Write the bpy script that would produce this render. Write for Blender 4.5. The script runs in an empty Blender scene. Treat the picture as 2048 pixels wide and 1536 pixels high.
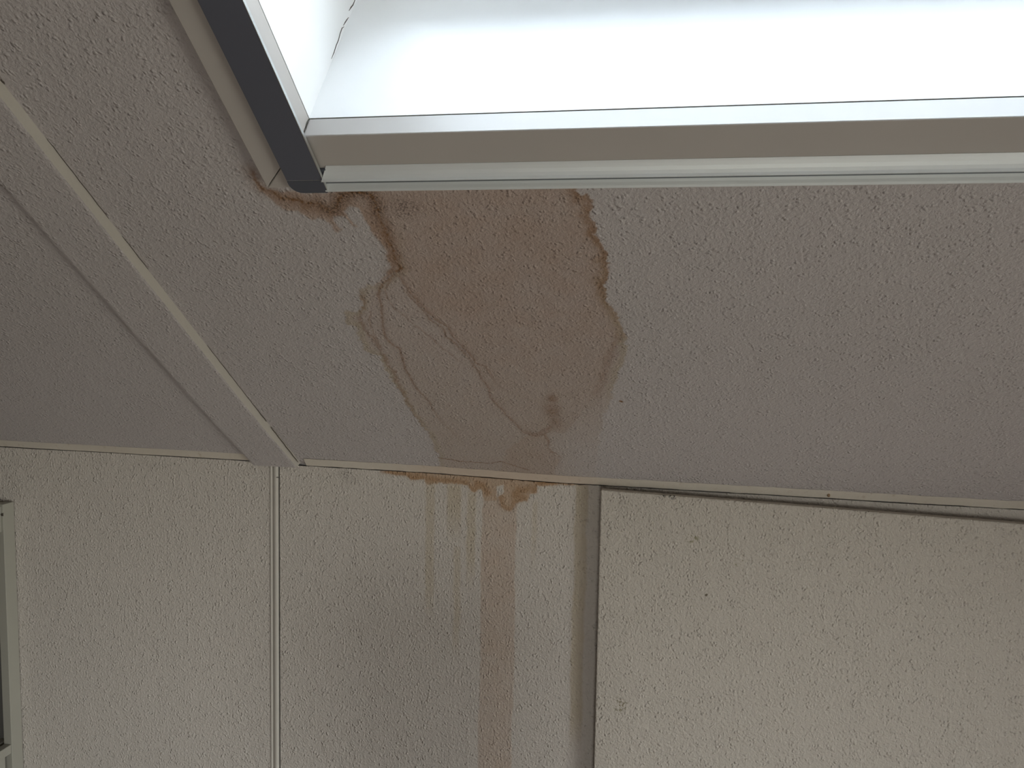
import bpy, bmesh, math
import numpy as np
from mathutils import Matrix, Vector

S = bpy.context.scene
C = S.collection

# ------------------------------------------------------------------ camera
cam_data = bpy.data.cameras.new('camera')
cam = bpy.data.objects.new('camera', cam_data); C.objects.link(cam)
cam.matrix_world = Matrix(((0.98097829, -0.03347116, 0.19121003, 0.0),
                           (0.19315027, 0.07009678, -0.97866205, -1.5),
                           (0.01935375, 0.99697850, 0.07522838, 1.55),
                           (0, 0, 0, 1)))
cam_data.sensor_width = 36; cam_data.lens = 28.424
cam_data.clip_start = 0.02
S.camera = cam

# ------------------------------------------------------------------ exposure
S.view_settings.view_transform = 'Standard'
S.view_settings.look = 'None'
S.view_settings.gamma = 1
S.view_settings.use_curve_mapping = False
S.view_settings.exposure = 2.2

# ------------------------------------------------------------------ overcast sky over green garden
world = bpy.data.worlds.new('sky'); S.world = world
world.use_nodes = True
nt = world.node_tree; nt.nodes.clear()
wo = nt.nodes.new('ShaderNodeOutputWorld'); bg = nt.nodes.new('ShaderNodeBackground')
tc = nt.nodes.new('ShaderNodeTexCoord'); sx = nt.nodes.new('ShaderNodeSeparateXYZ')
rp = nt.nodes.new('ShaderNodeValToRGB')
nt.links.new(tc.outputs['Generated'], sx.inputs[0])
mr = nt.nodes.new('ShaderNodeMapRange')
mr.inputs['From Min'].default_value = -1; mr.inputs['From Max'].default_value = 1
nt.links.new(sx.outputs['Z'], mr.inputs['Value']); nt.links.new(mr.outputs[0], rp.inputs[0])
e = rp.color_ramp.elements
e[0].position = 0.0; e[0].color = (0.32, 0.31, 0.27, 1)
e[1].position = 1.0; e[1].color = (1.0, 1.12, 1.30, 1)
for p_, c_ in ((0.42, (0.53, 0.50, 0.45, 1)), (0.455, (0.96, 0.92, 0.88, 1)), (0.7, (0.92, 0.97, 1.06, 1))):
    q_ = e.new(p_); q_.color = c_
bg.inputs['Strength'].default_value = 3.0
nt.links.new(rp.outputs[0], bg.inputs[0]); nt.links.new(bg.outputs[0], wo.inputs[0])

PI = math.pi
A = 0.6471753                      # pitch of the roof slope
ZJ = 1.25297                       # height where the slope meets the knee wall
CA, SA = math.cos(A), math.sin(A)
def rp_(x, s, o=0.0):              # point on the slope: x along the eaves, s metres up the slope, o metres into the room
    return Vector((x, -s * CA - o * SA, ZJ + s * SA - o * CA))

# daylight portals at the two windows (they only guide sampling of the sky)
def portal(name, loc, normal, up, w, h):
    l = bpy.data.lights.new(name, 'AREA'); l.shape = 'RECTANGLE'; l.size = w; l.size_y = h
    l.cycles.is_portal = True
    o = bpy.data.objects.new(name, l); C.objects.link(o)
    z = -Vector(normal).normalized(); y = Vector(up).normalized(); x = y.cross(z)
    o.matrix_world = Matrix.Translation(loc) @ Matrix((x, y, z)).transposed().to_4x4()
SKX0, SKX1, SKS0, SKS1, SKD = -0.396, 0.80, 0.8365, 2.05, 0.26
GW = (1.9, -2.6, -0.90, 0.12, 1.30)          # side window: x, y0, y1, z0, z1
portal('skylight_portal', rp_((SKX0 + SKX1) / 2, (SKS0 + SKS1) / 2, -SKD - 0.02), (0, -SA, -CA), (0, -CA, SA), SKX1 - SKX0, SKS1 - SKS0)
portal('side_window_portal', Vector((GW[0] + 0.13, (GW[1] + GW[2]) / 2, (GW[3] + GW[4]) / 2)), (-1, 0, 0), (0, 0, 1), GW[2] - GW[1], GW[4] - GW[3])

BW = (0.10, 1.10, 0.20, 1.16)               # unseen low window added to the far knee wall for its light: x0, x1, z0, z1
portal('added_far_window_portal', Vector(((BW[0] + BW[1]) / 2, -4.12, (BW[2] + BW[3]) / 2)), (0, 1, 0), (0, 0, 1), BW[1] - BW[0], BW[3] - BW[2])

# ------------------------------------------------------------------ traced stain outlines, metres on the surface
CEILING_STAIN = {'A': [(-0.3607, 0.5946), (-0.3837, 0.5751), (-0.3951, 0.5551), (-0.4009, 0.5276), (-0.4068, 0.4953), (-0.413, 0.4613), (-0.4111, 0.4379), (-0.4007, 0.4223),
       (-0.4035, 0.3932), (-0.4051, 0.363), (-0.4029, 0.3364), (-0.399, 0.2994), (-0.3914, 0.2759), (-0.3887, 0.2411), (-0.3813, 0.1998), (-0.3713, 0.168),
       (-0.3602, 0.1234), (-0.3518, 0.1066)],
 'A2': [(-0.3699, 0.585), (-0.3842, 0.562), (-0.3867, 0.5452), (-0.3852, 0.5384)],
 'B': [(-0.412, 0.5665), (-0.4212, 0.5513), (-0.4219, 0.5306), (-0.4392, 0.5053), (-0.4438, 0.483), (-0.4388, 0.4603), (-0.4322, 0.433), (-0.4331, 0.4044),
       (-0.4288, 0.3748), (-0.427, 0.344), (-0.4291, 0.307), (-0.4259, 0.2783), (-0.4294, 0.2328), (-0.4205, 0.2125), (-0.4153, 0.1751), (-0.4173, 0.1295),
       (-0.4182, 0.0937), (-0.4176, 0.0629)],
 'B2': [(-0.4203, 0.513), (-0.4282, 0.4872), (-0.4302, 0.4645), (-0.4297, 0.4331), (-0.4332, 0.4127)],
 'D': [(-0.487, 0.775), (-0.4869, 0.7675), (-0.4866, 0.7593), (-0.4863, 0.7509), (-0.4828, 0.7459), (-0.4763, 0.7437), (-0.471, 0.7372), (-0.4649, 0.7328),
       (-0.4575, 0.7313), (-0.4467, 0.7297), (-0.443, 0.726), (-0.4404, 0.7223), (-0.4314, 0.7222), (-0.4218, 0.7236), (-0.4203, 0.7184), (-0.4168, 0.7155),
       (-0.4129, 0.7103), (-0.407, 0.711), (-0.4011, 0.7168), (-0.3964, 0.724), (-0.3923, 0.7311), (-0.3873, 0.7359), (-0.3798, 0.7386), (-0.3706, 0.7399),
       (-0.361, 0.7393), (-0.3543, 0.7361), (-0.3504, 0.7312), (-0.3483, 0.7233), (-0.3496, 0.7133), (-0.3523, 0.706), (-0.3516, 0.6971), (-0.351, 0.6835),
       (-0.3509, 0.668), (-0.3503, 0.6537), (-0.3492, 0.6408), (-0.3512, 0.6292), (-0.3527, 0.6174), (-0.3501, 0.6071), (-0.3539, 0.6019), (-0.3653, 0.5956)],
 'L2': [(-0.356, 0.604), (-0.3572, 0.5915), (-0.3518, 0.5626), (-0.3416, 0.5325), (-0.3339, 0.5082), (-0.3219, 0.4905), (-0.3127, 0.4798), (-0.3105, 0.4574),
        (-0.3027, 0.4384), (-0.293, 0.4149), (-0.2879, 0.3906), (-0.2747, 0.3828), (-0.271, 0.3617), (-0.2661, 0.3311), (-0.2556, 0.3182), (-0.25, 0.3047)],
 'L2b': [(-0.3592, 0.5883), (-0.3549, 0.5592), (-0.3447, 0.529), (-0.3379, 0.5009), (-0.319, 0.4722), (-0.32, 0.457), (-0.3098, 0.4381), (-0.3002, 0.4146),
         (-0.2928, 0.3903), (-0.2893, 0.3693), (-0.2858, 0.3478), (-0.2811, 0.3165), (-0.2825, 0.2931), (-0.2716, 0.265), (-0.2629, 0.2357), (-0.2512, 0.2057),
         (-0.2412, 0.1799), (-0.2232, 0.1706), (-0.2058, 0.1804), (-0.1903, 0.2004)],
 'L3': [(-0.3856, 0.5452), (-0.3809, 0.5211), (-0.3625, 0.4856), (-0.3462, 0.456), (-0.3332, 0.4292), (-0.3158, 0.3975), (-0.3002, 0.3773), (-0.2897, 0.3671)],
 'P1': [(-0.2321, 0.1787), (-0.2014, 0.1815), (-0.1993, 0.1608), (-0.2089, 0.1365), (-0.2031, 0.1243), (-0.1968, 0.1156), (-0.1924, 0.0973), (-0.1869, 0.0883),
        (-0.199, 0.0576), (-0.206, 0.0055), (-0.3108, 0.0136), (-0.2855, 0.1158)],
 'P1e': [(-0.2084, 0.1809), (-0.2014, 0.157), (-0.2089, 0.1365), (-0.2008, 0.1208), (-0.196, 0.1064), (-0.188, 0.0958)],
 'R0': [(-0.3544, 0.6027), (-0.3688, 0.5906), (-0.3825, 0.5771), (-0.3954, 0.5717), (-0.4058, 0.5726), (-0.4157, 0.5661), (-0.4237, 0.5499), (-0.4245, 0.5311),
        (-0.44, 0.5126), (-0.456, 0.5122), (-0.4618, 0.5016), (-0.467, 0.486), (-0.4612, 0.4802), (-0.4525, 0.4781), (-0.4545, 0.4621), (-0.4598, 0.4303),
        (-0.4546, 0.4135), (-0.4406, 0.4035), (-0.4387, 0.3708), (-0.4363, 0.3469), (-0.436, 0.3206), (-0.4304, 0.2906), (-0.4317, 0.2559), (-0.4305, 0.2298),
        (-0.4223, 0.2052), (-0.4173, 0.1653), (-0.4175, 0.1288), (-0.4198, 0.0981), (-0.4189, 0.0728), (-0.428, 0.0101), (-0.3547, -0.0132), (-0.2191, -0.0284),
        (-0.1319, -0.0169), (-0.121, 0.0956), (-0.1118, 0.1864), (-0.1018, 0.2526), (-0.0959, 0.2724), (-0.087, 0.3102), (-0.0807, 0.3504), (-0.0726, 0.3844),
        (-0.0627, 0.413), (-0.0577, 0.4402), (-0.0627, 0.4549), (-0.0611, 0.4768), (-0.0668, 0.4978), (-0.0725, 0.5148), (-0.0801, 0.5313), (-0.0855, 0.5475),
        (-0.0862, 0.5665), (-0.0879, 0.582), (-0.0797, 0.5882), (-0.0798, 0.609), (-0.0797, 0.6319), (-0.0838, 0.6458), (-0.0859, 0.6593), (-0.0901, 0.6673),
        (-0.0919, 0.683), (-0.0974, 0.6984), (-0.0946, 0.7132), (-0.0921, 0.7253), (-0.0995, 0.7337), (-0.1032, 0.7302), (-0.108, 0.7374), (-0.1094, 0.7545),
        (-0.3097, 0.7585)],
 'R1': [(-0.3885, 0.7423), (-0.3471, 0.7276), (-0.3505, 0.7045), (-0.35, 0.6711), (-0.348, 0.6408), (-0.3523, 0.6208), (-0.3513, 0.6071), (-0.3572, 0.5915),
        (-0.3518, 0.5626), (-0.3416, 0.5325), (-0.3339, 0.5082), (-0.3219, 0.4905), (-0.3127, 0.4798), (-0.3105, 0.4574), (-0.3027, 0.4384), (-0.293, 0.4149),
        (-0.2879, 0.3906), (-0.2858, 0.3478), (-0.2811, 0.3165), (-0.2825, 0.2931), (-0.2716, 0.265), (-0.2629, 0.2357), (-0.2512, 0.2057), (-0.2412, 0.1799),
        (-0.2232, 0.1706), (-0.2092, 0.1747), (-0.1887, 0.19), (-0.1757, 0.1805), (-0.1509, 0.2246), (-0.1177, 0.2971), (-0.0995, 0.3484), (-0.0916, 0.3891),
        (-0.079, 0.4339), (-0.0694, 0.4677), (-0.0666, 0.4929), (-0.0725, 0.5148), (-0.0801, 0.5313), (-0.0855, 0.5475), (-0.0862, 0.5665), (-0.0879, 0.582),
        (-0.0827, 0.5881), (-0.0798, 0.609), (-0.0797, 0.6319), (-0.0838, 0.6458), (-0.0859, 0.6593), (-0.0901, 0.6673), (-0.0919, 0.683), (-0.0974, 0.6984),
        (-0.0946, 0.7132), (-0.0921, 0.7253), (-0.0995, 0.7337), (-0.1032, 0.7302), (-0.108, 0.7374), (-0.1094, 0.7545), (-0.3699, 0.7596)],
 'S': [(-0.4207, 0.0626), (-0.3799, 0.0545), (-0.3258, 0.0543), (-0.3005, 0.0634), (-0.2784, 0.0534), (-0.251, 0.0376)],
 'arch': [(-0.2466, 0.1997), (-0.2321, 0.1787), (-0.2145, 0.1803), (-0.2025, 0.1951), (-0.1896, 0.2131)],
 'band': [(-0.4878, 0.777), (-0.4811, 0.7768), (-0.4845, 0.7537), (-0.4757, 0.7451), (-0.4069, 0.74), (-0.3907, 0.7423), (-0.3472, 0.7416), (-0.3468, 0.7247),
          (-0.3505, 0.7045), (-0.35, 0.6711), (-0.348, 0.6408), (-0.3523, 0.6208), (-0.3493, 0.6054), (-0.3678, 0.5911), (-0.379, 0.582), (-0.3945, 0.5672),
          (-0.399, 0.569), (-0.3822, 0.5838), (-0.3629, 0.6087), (-0.3629, 0.6258), (-0.3617, 0.6424), (-0.3638, 0.6553), (-0.3698, 0.6665), (-0.3704, 0.6836),
          (-0.3732, 0.6927), (-0.3729, 0.7047), (-0.3746, 0.7135), (-0.3855, 0.718), (-0.3922, 0.7079), (-0.3906, 0.6989), (-0.3879, 0.6898), (-0.3818, 0.6836),
          (-0.3871, 0.6814), (-0.3928, 0.6852), (-0.3944, 0.6944), (-0.3969, 0.7005), (-0.4095, 0.7006), (-0.4121, 0.693), (-0.4095, 0.6838), (-0.405, 0.6799),
          (-0.4132, 0.6729), (-0.4185, 0.6745), (-0.4199, 0.6839), (-0.4236, 0.6931), (-0.4312, 0.6977), (-0.4419, 0.694), (-0.4457, 0.6993), (-0.4492, 0.7054),
          (-0.4538, 0.7114), (-0.468, 0.7108), (-0.4745, 0.7176), (-0.4818, 0.728), (-0.4877, 0.741), (-0.492, 0.7496), (-0.4894, 0.7607)],
 'right': [(-0.108, 0.7374), (-0.1032, 0.7302), (-0.0995, 0.7337), (-0.0921, 0.7253), (-0.0946, 0.7132), (-0.0974, 0.6984), (-0.0919, 0.683), (-0.0901, 0.6673),
           (-0.0859, 0.6593), (-0.0838, 0.6458), (-0.0797, 0.6319), (-0.0798, 0.609), (-0.0797, 0.5882), (-0.0879, 0.582), (-0.0862, 0.5665), (-0.0855, 0.5475),
           (-0.0801, 0.5313), (-0.0725, 0.5148), (-0.0668, 0.4978), (-0.0611, 0.4768)],
 'right2': [(-0.0611, 0.4768), (-0.0694, 0.4677), (-0.0743, 0.4463), (-0.0813, 0.4277), (-0.0889, 0.4022), (-0.0943, 0.3798), (-0.0995, 0.3484), (-0.1138, 0.2974),
            (-0.1327, 0.2501)]}
CEILING_SPOTS = [(-0.1826, 0.297), (-0.1858, 0.2585), (-0.1845, 0.2217), (-0.0726, 0.2958), (-0.3202, 0.7194), (-0.3114, 0.7177), (-0.3173, 0.707)]
WALL_STAIN = {'R': [(-0.432, -0.0006), (-0.3589, 0.0014), (-0.3166, 0.0017), (-0.2643, 0.0036), (-0.2743, -0.0146), (-0.2845, -0.0298), (-0.286, -0.0612), (-0.3113, -0.0565),
       (-0.318, -0.0339), (-0.3205, -0.0153), (-0.3353, -0.014), (-0.3245, -0.028), (-0.32, -0.0424), (-0.3433, -0.0418), (-0.3501, -0.0212), (-0.3587, -0.0112),
       (-0.4016, -0.0115)],
 'band': [(-0.5552, 0.0054), (-0.5485, -0.0006), (-0.5262, -0.0048), (-0.4997, -0.0065), (-0.4908, -0.0134), (-0.4623, -0.0097), (-0.46, -0.0213), (-0.4404, -0.0191),
          (-0.4318, -0.0164), (-0.4187, -0.0189), (-0.4015, -0.0168), (-0.3757, -0.0174), (-0.3713, -0.0287), (-0.3627, -0.0314), (-0.3564, -0.0236), (-0.3479, -0.0231),
          (-0.3454, -0.0461), (-0.3347, -0.0475), (-0.3179, -0.0444), (-0.318, -0.0339), (-0.3205, -0.0173), (-0.3058, -0.0123), (-0.3055, -0.0269), (-0.3138, -0.0378),
          (-0.3092, -0.0564), (-0.2943, -0.0617), (-0.286, -0.0591), (-0.2821, -0.0463), (-0.2675, -0.0413), (-0.2571, -0.0406), (-0.2532, -0.0279), (-0.2408, -0.0251),
          (-0.2391, -0.0105), (-0.2185, -0.0093), (-0.1919, -0.0057), (-0.1715, -0.0066), (-0.1393, -0.0006), (-0.1394, 0.0055), (-0.1397, 0.0136), (-0.5553, 0.014)],
 'e1': [(-0.5418, -0.0003), (-0.5152, -0.002), (-0.4975, -0.0042), (-0.4886, -0.0101), (-0.4623, -0.0076), (-0.4318, -0.0112), (-0.4016, -0.0115), (-0.3801, -0.0135),
        (-0.3692, -0.0244), (-0.3606, -0.026), (-0.3566, -0.0132), (-0.3459, -0.0167), (-0.3372, -0.0288)],
 'e2': [(-0.1798, 0.0001), (-0.2043, -0.0003), (-0.2207, -0.0043), (-0.2413, -0.0065), (-0.2451, -0.0212), (-0.2535, -0.0155), (-0.2742, -0.0229), (-0.2823, -0.0318),
        (-0.2634, -0.0368), (-0.2821, -0.0422), (-0.2881, -0.0592), (-0.3007, -0.06), (-0.3114, -0.0523), (-0.3137, -0.0399)],
 'red': [(-0.2372, -0.0011), (-0.2207, -0.0022), (-0.1962, 0.0012)]}
WALL_DRIPS = [(-0.4608, -0.4414, -0.0115, -0.3117, 0.36), (-0.4607, -0.4525, -0.0167, -0.1509, 0.25), (-0.419, -0.3889, -0.0137, -0.152, 0.45),
 (-0.4024, -0.3873, -0.1366, -0.3773, 0.33), (-0.378, -0.359, -0.0264, -0.2438, 0.42), (-0.3472, -0.2786, -0.0282, -0.5867, 0.95),
 (-0.2501, -0.2385, -0.0383, -0.1938, 0.25), (-0.1676, -0.1428, 0.005, -0.5408, 0.5), (-0.1663, -0.1596, -0.0097, -0.4719, 0.2)]
WALL_SPOTS = [(-1.0486, -0.0158), (-1.2173, -0.0065), (-1.39, -0.0044), (-0.6285, -0.0114), (-0.6053, -0.0222)]
BOARD_SPOTS = [(0.0498, -0.0822), (0.1322, -0.1191), (-0.0706, -0.4081), (-0.0059, -0.0079), (0.0119, -0.0087), (-0.1113, -0.1784), (0.0781, -0.1859), (0.2424, -0.1088)]

# ------------------------------------------------------------------ helpers
def lattice(ix, iy, seed):
    h = np.sin(ix * 127.1 + iy * 311.7 + seed * 74.7) * 43758.5453
    return h - np.floor(h)
def vnoise(x, y, scale, seed):
    X, Y = x / scale, y / scale
    ix, iy = np.floor(X), np.floor(Y)
    fx, fy = X - ix, Y - iy
    fx = fx * fx * (3 - 2 * fx); fy = fy * fy * (3 - 2 * fy)
    a = lattice(ix, iy, seed); b = lattice(ix + 1, iy, seed)
    c = lattice(ix, iy + 1, seed); d = lattice(ix + 1, iy + 1, seed)
    return (a + (b - a) * fx) * (1 - fy) + (c + (d - c) * fx) * fy
def fbm(x, y, scale, seed):
    return (vnoise(x, y, scale, seed) * .5 + vnoise(x, y, scale / 2, seed + 3) * .3 + vnoise(x, y, scale / 4, seed + 7) * .2) - .5
def seg_dist(px, py, pts, closed=False):
    """distance to a polyline and the fraction along it"""
    P = list(pts) + ([pts[0]] if closed else [])
    best = np.full(px.shape, 1e9); frac = np.zeros(px.shape)
    L = [math.dist(P[i], P[i + 1]) for i in range(len(P) - 1)]; tot = sum(L) or 1; acc = 0
    for i in range(len(P) - 1):
        ax, ay = P[i]; bx, by = P[i + 1]; dx, dy = bx - ax, by - ay
        t = np.clip(((px - ax) * dx + (py - ay) * dy) / max(dx * dx + dy * dy, 1e-12), 0, 1)
        d = np.hypot(px - ax - t * dx, py - ay - t * dy)
        m = d < best
        best = np.where(m, d, best); frac = np.where(m, (acc + t * L[i]) / tot, frac); acc += L[i]
    return best, frac
def inside(px, py, pts):
    r = np.zeros(px.shape, bool); n = len(pts); j = n - 1
    for i in range(n):
        xi, yi = pts[i]; xj, yj = pts[j]
        if yi != yj:
            r ^= ((yi > py) != (yj > py)) & (px < (xj - xi) * (py - yi) / (yj - yi) + xi)
        j = i
    return r
def sdf(px, py, pts):
    d, _ = seg_dist(px, py, pts, True)
    return np.where(inside(px, py, pts), d, -d)
def sm(v, a, b):
    t = np.clip((v - a) / (b - a), 0, 1); return t * t * (3 - 2 * t)

def link(name, me, mats, parent=None):
    o = bpy.data.objects.new(name, me); C.objects.link(o)
    for m in (mats if isinstance(mats, (list, tuple)) else [mats]): me.materials.append(m)
    if parent is not None: o.parent = parent
    return o
def obj(name, bm, mats, parent=None, bevel=0, smooth=False):
    bmesh.ops.recalc_face_normals(bm, faces=bm.faces)
    me = bpy.data.meshes.new(name); bm.to_mesh(me); bm.free()
    if smooth:
        for p in me.polygons: p.use_smooth = True
    o = link(name, me, mats, parent)
    if bevel:
        b = o.modifiers.new('bevel', 'BEVEL'); b.width = bevel; b.segments = 2; b.limit_method = 'ANGLE'; b.angle_limit = 0.6
    return o
def struct(o, label=None):
    o['kind'] = 'structure'
    if label: o['label'] = label
    return o
def thing(name, label, cat, loc=(0, 0, 0), rot=None, group=None):
    o = bpy.data.objects.new(name, None); C.objects.link(o)
    o.location = loc
    if rot: o.rotation_euler = rot
    o['label'] = label; o['category'] = cat
    if group: o['group'] = group
    return o
def box(bm, x0, x1, y0, y1, z0, z1, f=lambda v: v):
    vs = [bm.verts.new(f(Vector((x, y, z)))) for x in (x0, x1) for y in (y0, y1) for z in (z0, z1)]
    for q in ((0, 1, 3, 2), (4, 6, 7, 5), (0, 4, 5, 1), (2, 3, 7, 6), (0, 2, 6, 4), (1, 5, 7, 3)):
        bm.faces.new([vs[i] for i in q])
    return vs
def slope_box(x0, x1, s0, s1, o0, o1, bm=None):
    bm = bm or bmesh.new()
    box(bm, x0, x1, s0, s1, o0, o1, lambda v: rp_(*v)); return bm
def bx(x0, x1, y0, y1, z0, z1):
    bm = bmesh.new(); box(bm, x0, x1, y0, y1, z0, z1); return bm
def prism(polyA, polyB):
    """solid between two matching outlines of 3D points"""
    bm = bmesh.new()
    a = [bm.verts.new(p) for p in polyA]; b = [bm.verts.new(p) for p in polyB]
    bm.faces.new(a); bm.faces.new(b[::-1]); n = len(a)
    for i in range(n): bm.faces.new((a[i], b[i], b[(i + 1) % n], a[(i + 1) % n]))
    return bm
def tube(bm, p, q, r0, r1, n=16):
    p, q = Vector(p), Vector(q); d = (q - p).normalized()
    u = d.orthogonal().normalized(); v = d.cross(u)
    ra = [bm.verts.new(p + (u * math.cos(2 * PI * i / n) + v * math.sin(2 * PI * i / n)) * r0) for i in range(n)]
    rb = [bm.verts.new(q + (u * math.cos(2 * PI * i / n) + v * math.sin(2 * PI * i / n)) * r1) for i in range(n)]
    bm.faces.new(ra[::-1]); bm.faces.new(rb)
    for i in range(n): bm.faces.new((ra[i], ra[(i + 1) % n], rb[(i + 1) % n], rb[i]))

def grid_mesh(name, us, vs, f, keep=None, attrs=None):
    """one sheet on a tensor grid; keep(uc, vc) -> bool mask of cells; attrs: dict of per vertex arrays"""
    U, V = np.meshgrid(us, vs, indexing='ij'); nu, nv = len(us), len(vs)
    P = f(U.ravel(), V.ravel())
    i, j = np.meshgrid(np.arange(nu - 1), np.arange(nv - 1), indexing='ij')
    uc = (us[:-1] + us[1:]) / 2; vc = (vs[:-1] + vs[1:]) / 2
    UC, VC = np.meshgrid(uc, vc, indexing='ij')
    m = keep(UC, VC) if keep is not None else np.ones(UC.shape, bool)
    a = (i * nv + j)[m]; F = np.stack([a, a + nv, a + nv + 1, a + 1], 1)
    me = bpy.data.meshes.new(name)
    me.vertices.add(len(P)); me.vertices.foreach_set('co', P.astype(np.float32).ravel())
    me.loops.add(F.size); me.loops.foreach_set('vertex_index', F.astype(np.int32).ravel())
    me.polygons.add(len(F)); me.polygons.foreach_set('loop_start', np.arange(0, F.size, 4, dtype=np.int32))
    me.update(calc_edges=True)
    if attrs:
        for k, v in attrs.items():
            at = me.attributes.new(k, 'FLOAT', 'POINT'); at.data.foreach_set('value', v.astype(np.float32))
    me.validate(); return me

# ------------------------------------------------------------------ materials
class N:
    def __init__(s, name):
        s.m = bpy.data.materials.new(name); s.m.use_nodes = True; s.t = s.m.node_tree
        s.b = s.t.nodes['Principled BSDF']; s.tc = s.t.nodes.new('ShaderNodeTexCoord').outputs['Object']
    def n(s, typ, **kw):
        x = s.t.nodes.new(typ)
        for k, v in kw.items():
            if k in x.inputs: s.set(x.inputs[k], v)
            else: setattr(x, k, v)
        return x
    def set(s, inp, v):
        if isinstance(v, bpy.types.NodeSocket): s.t.links.new(v, inp)
        else: inp.default_value = v
    def math(s, op, a, b=0.0, c=None):
        x = s.t.nodes.new('ShaderNodeMath'); x.operation = op
        s.set(x.inputs[0], a); s.set(x.inputs[1], b)
        if c is not None: s.set(x.inputs[2], c)
        return x.outputs[0]
    def mix(s, fac, a, b, mode='MIX'):
        x = s.t.nodes.new('ShaderNodeMix'); x.data_type = 'RGBA'; x.blend_type = mode
        s.set(x.inputs[0], fac); s.set(x.inputs[6], a); s.set(x.inputs[7], b); return x.outputs[2]
    def noise(s, scale, detail=2, rough=.5, vec=None):
        x = s.n('ShaderNodeTexNoise', Scale=scale, Detail=detail, Roughness=rough, Vector=vec or s.tc); return x.outputs[0]
    def ramp(s, v, a, b, lo=0.0, hi=1.0):
        x = s.t.nodes.new('ShaderNodeMapRange'); x.interpolation_type = 'SMOOTHSTEP'
        s.set(x.inputs[0], v)
        for i, q in zip((1, 2, 3, 4), (a, b, lo, hi)): x.inputs[i].default_value = q
        return x.outputs[0]
    def attr(s, name):
        x = s.t.nodes.new('ShaderNodeAttribute'); x.attribute_name = name; return x.outputs['Fac']
    def bump(s, h, dist, strength=1.0):
        x = s.n('ShaderNodeBump', Strength=strength, Distance=dist, Height=h); s.t.links.new(x.outputs[0], s.b.inputs['Normal'])

WHITE = (0.50, 0.465, 0.46, 1)
def plaster(name, base, stained=False, spots=(), bump=1.12, scale=1.0):
    k = N(name); col = base
    v = k.noise(2.2, 3); col = k.mix(k.ramp(v, .3, .7, 0, .10), base, tuple(c * .86 for c in base[:3]) + (1,))
    if stained:
        grain = k.noise(260, 2)
        fill = k.math('MULTIPLY', k.attr('stain_fill'), k.ramp(k.noise(30, 3), .3, .7, .88, 1.08))
        col = k.mix(fill, col, (base[0] * .76, base[1] * .555, base[2] * .41, 1))
        col = k.mix(k.attr('stain_olive'), col, (base[0] * .82, base[1] * .76, base[2] * .58, 1))
        col = k.mix(k.attr('stain_rust'), col, (base[0] * .66, base[1] * .42, base[2] * .22, 1))
        tide = k.math('MULTIPLY', k.attr('stain_tide'), k.ramp(grain, .3, .7, .75, 1.2))
        col = k.mix(tide, col, (base[0] * .42, base[1] * .235, base[2] * .105, 1))
        mold = k.math('MULTIPLY', k.attr('stain_mold'), k.ramp(k.noise(420, 1), .46, .6))
        col = k.mix(mold, col, (.05, .035, .028, 1))
    for (c, r, colr, thr, sc) in spots:
        d = k.n('ShaderNodeVectorMath', operation='DISTANCE'); k.set(d.inputs[0], k.tc); d.inputs[1].default_value = c
        f = k.math('MULTIPLY', k.ramp(d.outputs['Value'], r * .3, r, 1, 0), k.ramp(k.noise(sc, 2), thr, thr + .08))
        col = k.mix(f, col, colr)
    k.set(k.b.inputs['Base Color'], col)
    k.b.inputs['Roughness'].default_value = .62
    k.b.inputs['Specular IOR Level'].default_value = .35
    # sprayed plaster: small stretched droplets, denser in some places than in others
    wob = k.n('ShaderNodeTexNoise', Scale=60, Detail=1, Vector=k.tc)
    mp = k.n('ShaderNodeMixRGB'); mp.blend_type = 'ADD'; mp.inputs[0].default_value = .006
    k.set(mp.inputs[1], k.tc); k.set(mp.inputs[2], wob.outputs['Color'])
    vo = k.n('ShaderNodeTexVoronoi', feature='F1', Scale=170 * scale, Vector=mp.outputs[0])
    drop = k.math('MULTIPLY', k.ramp(vo.outputs['Distance'], .05, .55, 1, 0), k.ramp(k.noise(75 * scale, 2), .42, .62))
    wr = k.math('ABSOLUTE', k.math('SUBTRACT', k.noise(115 * scale, 2.5, .6), .5))
    h = k.math('ADD', k.math('MULTIPLY', drop, .8), k.math('MULTIPLY', k.noise(210 * scale, 3, .62), 1.1))
    h = k.math('ADD', h, k.math('MULTIPLY', wr, 1.6))
    h = k.math('ADD', h, k.math('MULTIPLY', k.noise(28, 2), .8))
    k.bump(h, .0019 * bump, 1.0)
    return k.m
def simple(name, col, rough=.5, metal=0.0, bump=None, spec=.5):
    k = N(name)
    v = k.noise(9, 3)
    c2 = tuple(c * .93 for c in col[:3]) + (1,)
    k.set(k.b.inputs['Base Color'], k.mix(v, col, c2))
    k.b.inputs['Roughness'].default_value = rough; k.b.inputs['Metallic'].default_value = metal
    k.b.inputs['Specular IOR Level'].default_value = spec
    if bump: k.bump(k.noise(bump[0], 3), bump[1], .6)
    return k.m

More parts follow.
